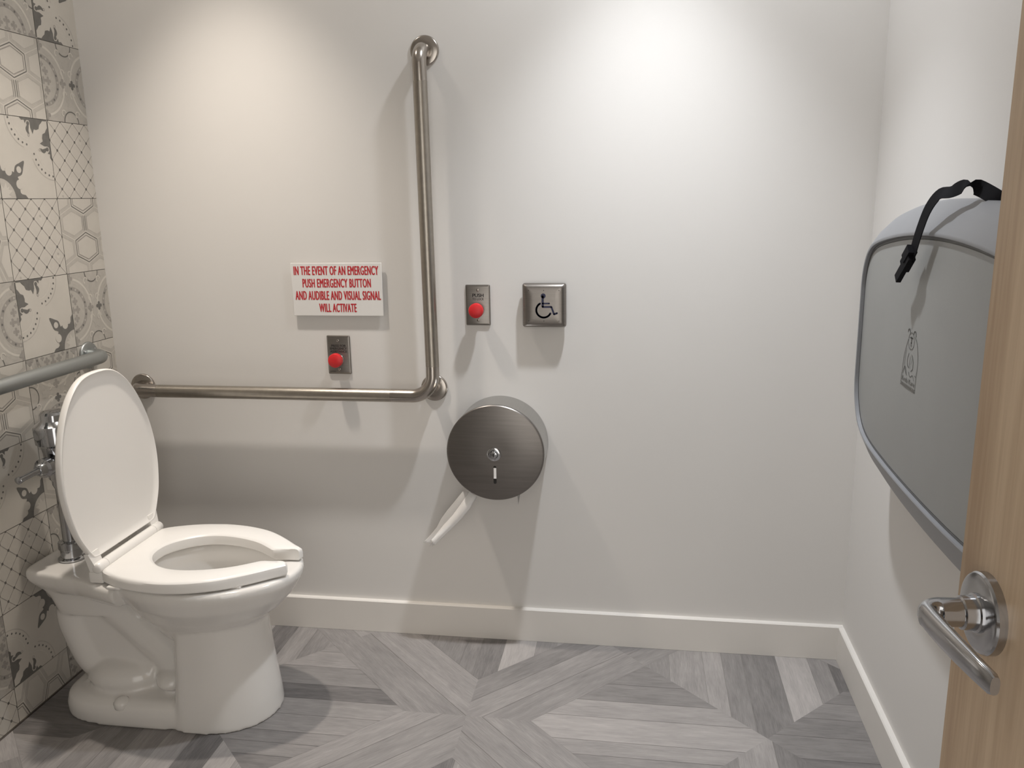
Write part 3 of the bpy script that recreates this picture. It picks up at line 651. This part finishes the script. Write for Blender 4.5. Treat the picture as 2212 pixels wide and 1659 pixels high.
tt.loft([[(DX+.060, -.112, DZ-.121), (DX+.068, -.112, DZ-.1205), (DX+.0625, -.112, DZ-.150)], [(DX+.060, -.109, DZ-.121), (DX+.068, -.109, DZ-.1205), (DX+.0625, -.109, DZ-.150)]]); tt.build('cutter_tooth', M['drum'], DS)
# tissue
TP = thing('toilet_tissue', (1.08, -.09, .49), 'twisted torn white tissue hanging out of the round dispenser', 'toilet paper')
def ribbon(rows, nw, name, seed, m_):
    rr = random.Random(seed); g = MB(); pts = []
    for (l, r, yl, yr, bow) in rows:
        L, R_ = Vector((l[0], yl, l[1])), Vector((r[0], yr, r[1]))
        pts.append([L.lerp(R_, k/nw)+Vector((0, -bow*math.sin(PI*k/nw)+rr.uniform(-.0008, .0008), 0)) for k in range(nw+1)])
    # torn end
    last = pts[-1]; dirv = (last[0]-pts[-2][0]).normalized()
    pts.append([p+dirv*rr.uniform(.002, .012) for p in last])
    g.loft([list(x) for x in pts], caps=(False, False), closed=False)
    o = g.build(name, m_, TP, 80, fix=False); md = o.modifiers.new('thick', 'SOLIDIFY'); md.thickness = .0006; return o
ribbon([((1.112, .503), (1.1345, .490), -.088, -.094, .004), ((1.085, .462), (1.112, .452), -.088, -.095, .006), ((1.062, .430), (1.085, .418), -.087, -.095, .008), ((1.034, .398), (1.055, .386), -.086, -.094, .008), ((1.008, .365), (1.026, .356), -.086, -.092, .006), ((.996, .350), (1.010, .340), -.085, -.09, .003)], 8, 'front_fold', 3, M['paper'])
ribbon([((1.090, .498), (1.116, .499), -.080, -.084, .001), ((1.066, .467), (1.098, .468), -.080, -.085, .002), ((1.044, .440), (1.082, .441), -.080, -.086, .003), ((1.024, .412), (1.060, .405), -.080, -.086, .004), ((1.010, .385), (1.035, .376), -.080, -.085, .004), ((.990, .360), (1.014, .350), -.080, -.084, .004), ((.974, .343), (1.002, .333), -.080, -.084, .002)], 8, 'back_fold', 5, M['thin'])

# ================================================================== baby changing station
ST = thing('changing_station', (W, -.78, .72), 'grey wall-mounted folded baby changing station on the right wall', 'changing station')
YC, HWS, ZC = -.782, .4535, 1.017
def st_out(dy, dzt, dzb, x):
    """rounded outline; dy, dzt, dzb pull the sides, top and bottom in"""
    hw = HWS-dy; zt = .2655-dzt; zb = .2665-dzb; pts = []
    base = [(1.0, .55, 0), (1.002, .30, 0), (1.0, 0, 0), (.998, -.30, 0), (.992, -.52, 0), (.955, -.70, 1), (.87, -.86, 1), (.72, -.945, 1), (.45, -.985, 1), (.15, -1.0, 1), (-.15, -1.0, 1), (-.45, -.985, 1), (-.72, -.945, 1), (-.87, -.86, 1), (-.955, -.70, 1), (-.992, -.52, 0), (-.998, -.30, 0), (-1.0, 0, 0), (-1.002, .30, 0), (-1.0, .55, 0),
            (-.965, .74, 0), (-.89, .88, 0), (-.74, .965, 0), (-.45, 1.045, 0), (-.15, 1.085, 0), (.15, 1.085, 0), (.45, 1.045, 0), (.74, .965, 0), (.89, .88, 0), (.965, .74, 0)]
    for (a, b, _) in base: pts.append((YC+a*hw, ZC+(b*zt if b > 0 else b*zb*1.11)))
    return [(x, p[0], p[1]) for p in smooth_closed(pts, 4)]
sh = MB()
sh.loft([st_out(.004, .004, -.012, W-.0005), st_out(0, 0, -.018, W-.02), st_out(0, 0, -.018, W-.060), st_out(.001, .003, -.016, W-.066), st_out(.005, .026, .014, W-.088), st_out(.011, .051, .045, W-.1035), st_out(.0125, .0540, .0475, W-.1045), st_out(.0145, .0575, .0497, W-.1035), st_out(.015, .058, .050, W-.0965)], caps=(True, False))
sh.build('shell', M['shell'], ST, 35)
pn = MB(); pn.loft([st_out(.0152, .0582, .0502, W-.088), st_out(.0185, .0625, .0535, W-.0945), st_out(.020, .0645, .055, W-.0965), st_out(.06, .10, .09, W-.0985), st_out(.25, .17, .17, W-.1000)]); pn.build('front_panel', M['panel'], ST, 30)
sm_ = MB(); sm_.loft([st_out(.0148, .0575, .0498, W-.0960), st_out(.0190, .063, .0540, W-.0960)], caps=(False, False)); sm_.build('panel_seam', M['seam'], ST)
# emblem: outline of a seated bear on a lettered plinth
XE = W-.1006
em = MB(); ep = lambda u, v: (XE, -u, v)     # u grows away from the back wall
def est(pts, w, closed=False): stroke(em, pts, w, ep, caps=True, closed=closed)
est(smooth_open([(.664, .986), (.6655, 1.000), (.668, 1.018), (.676, 1.036), (.684, 1.050)], 4), .0016)
est(smooth_open([(.722, 1.060), (.735, 1.050), (.744, 1.030), (.747, 1.008), (.7435, .992)], 4), .0016)
est([(.702+.0165*math.cos(math.radians(a)), 1.050+.0155*math.sin(math.radians(a))) for a in range(0, 360, 20)], .0015, True)
for cx in (.686, .7185): est([(cx+.0065*math.cos(math.radians(a)), 1.0635+.007*math.sin(math.radians(a))) for a in range(-10, 200, 30)], .0022)
est([(.702, 1.057), (.702, 1.046)], .0045); est([(.698, 1.043), (.702, 1.0405), (.706, 1.043)], .0016)
est([(.696, 1.056), (.6961, 1.0561)], .003); est([(.708, 1.056), (.7081, 1.0561)], .003)
est(smooth_open([(.680, 1.032), (.675, 1.015), (.676, .998), (.686, .986)], 4), .0013)
est(smooth_open([(.694, 1.026), (.689, 1.014), (.692, 1.004), (.700, 1.000)], 4), .0017)
est(smooth_open([(.712, 1.026), (.721, 1.016), (.722, 1.002), (.714, .996)], 4), .0017)
est(smooth_open([(.704, 1.022), (.702, 1.010), (.707, 1.000)], 3), .0012); est(smooth_open([(.714, 1.018), (.711, 1.008)], 3), .0012)
est(smooth_open([(.668, .984), (.676, .998), (.684, .994), (.690, .984)], 4), .0018)
est(smooth_open([(.700, .992), (.712, .985), (.724, .990), (.733, .982)], 4), .0014)
est([(.662, .984), (.661, .966), (.7435, .966), (.744, .990), (.737, .992)], .0017)
est([(.661, .962), (.7435, .962)], .0028)
put_text(em, 'Koala', .6655, .700, .9705, .980, ep, bold=.02); put_text(em, 'Kare', .706, .739, .9705, .980, ep, bold=.02)
em.build('emblem', M['emb'], ST, fix=False, label='dark outline emblem of a seated bear above two words')
# strap over the top edge
sp = [(W-.042, -.890, 1.296), (W-.052, -.880, 1.309), (W-.068, -.850, 1.324), (W-.082, -.838, 1.3265), (W-.095, -.815, 1.318), (W-.106, -.792, 1.3125), (W-.114, -.770, 1.289), (W-.118, -.748, 1.251), (W-.119, -.729, 1.216), (W-.120, -.722, 1.200)]
sp = smooth_open(sp, 5); N_ = len(sp); st = MB(); rg_ = []
for i, p in enumerate(sp):
    t_ = (sp[min(i+1, N_-1)]-sp[max(i-1, 0)]).normalized(); f = i/(N_-1)
    wd_ = Vector((.9, -.6, .2)).lerp(Vector((.1, -1, -.25)), min(1, max(0, (f-.05)/.45)))
    wd_ = (wd_-t_*wd_.dot(t_)).normalized()*.0125; th = t_.cross(wd_).normalized()*.0008
    rg_.append([p-wd_-th, p+wd_-th, p+wd_+th, p-wd_+th])
st.loft(rg_); so = st.build('safety_strap', M['strap'], ST, label='black webbing strap hanging over the top edge')
bk = MB(); B0 = Vector((W-.122, -.720, 1.204)); B1 = Vector((W-.126, -.670, 1.158)); ax_ = (B1-B0).normalized()
sd = Vector((0, ax_.z, -ax_.y)).normalized(); nn_ = ax_.cross(sd).normalized()
def bx(o, a0, a1, w_, t0): return [[o+ax_*a+sd*(w_*sx)+nn_*(t0*sy) for sx, sy in ((-1, -1), (1, -1), (1, 1), (-1, 1))] for a in (a0, a1)]
bk.loft(bx(B0, -.010, .026, .0125, .006)); bk.loft(bx(B0, .024, .062, .0085, .0042)); bk.loft(bx(B0-sd*.006, -.018, .012, .009, .0075))
bk.build('buckle', M['strap'], so)

# ================================================================== door and lever
PH = math.radians(3.6); DN = Vector((-math.cos(PH), -math.sin(PH), 0)); DT = Vector((math.sin(PH), -math.cos(PH), 0))
DE = Vector((1.9095, -1.455, 0))     # free edge of the room-side face
def dp(t, z, n): q = DE+DT*t+DN*n; return (q.x, q.y, z)
dr = MB(); DW = .915
dr.loft([[dp(t, z, nn) for (t, nn) in ((.0, -.0445), (.0015, 0), (DW-.0015, 0), (DW, -.0445))] for z in (.008, 2.08)])
do = dr.build('door_1', M['wood'], kind='structure', loc=tuple(DE))
tag(do, 'open pale wood veneer door at the right edge of the view', 'door')
LT = .064; LZ = .9235
def lv(a): return (a[0], a[1], a[2])
ro = dp(LT, LZ, 0); dh = MB()
dh.lathe(ro, DN, [(.0, .0395), (.0075, .0395), (.0095, .038), (.0105, .035), (.0105, .018)], 48); rs = dh.build('rosette', M['nickel'], do, 30)
col = MB().lathe(ro, DN, [(.0105, .0190), (.013, .0188), (.014, .0168), (.025, .0162), (.0262, .0142)], 36); col.build('collar', M['nickel'], do, 30)
# lever: spindle, elbow and tapering blade as one swept body
def ell(c, a, b, ra, rb, n=28, p=.8):
    return [c+a*ra*math.copysign(abs(math.cos(2*PI*j/n))**p, math.cos(2*PI*j/n))+b*rb*math.copysign(abs(math.sin(2*PI*j/n))**p, math.sin(2*PI*j/n)) for j in range(n)]
Z3 = Vector((0, 0, 1)); base = Vector(ro); rings = []
for nn in (.024, .027, .045): rings.append(ell(base+DN*nn, DT, Z3, .0138, .0138, p=1))
EL = .0735; R_b = .012
prof = [(.062, 0, 80), ]
for a in (0, 20, 40, 60, 80, 95):
    th = math.radians(a); c = base+DN*(.045+.0135*math.sin(th))+DT*(.010*(1-math.cos(th)))
    d = DN*math.cos(th)+DT*math.sin(th); sd_ = DT*math.cos(th)-DN*math.sin(th); f = a/95
    rings.append(ell(c, sd_, Z3, .0138*(1-f)+.0072*f, (.0138*(1-f)+.0122*f), p=1-.25*f))
for (t, nn, ra, rb) in ((.024, .0588, .0066, .0122), (.045, .0582, .0062, .0122), (.072, .0565, .0058, .0118), (.100, .0540, .0055, .0110), (.122, .0516, .0052, .0100), (.1265, .0511, .0040, .0082)):
    d = (DT-DN*.04).normalized(); sd_ = (-DN-DT*.04).normalized()
    rings.append(ell(base+DN*nn+DT*t, sd_, Z3, ra, rb, p=.75))
lvm = MB().loft(rings); lvm.build('lever', M['nickel'], do, 50)
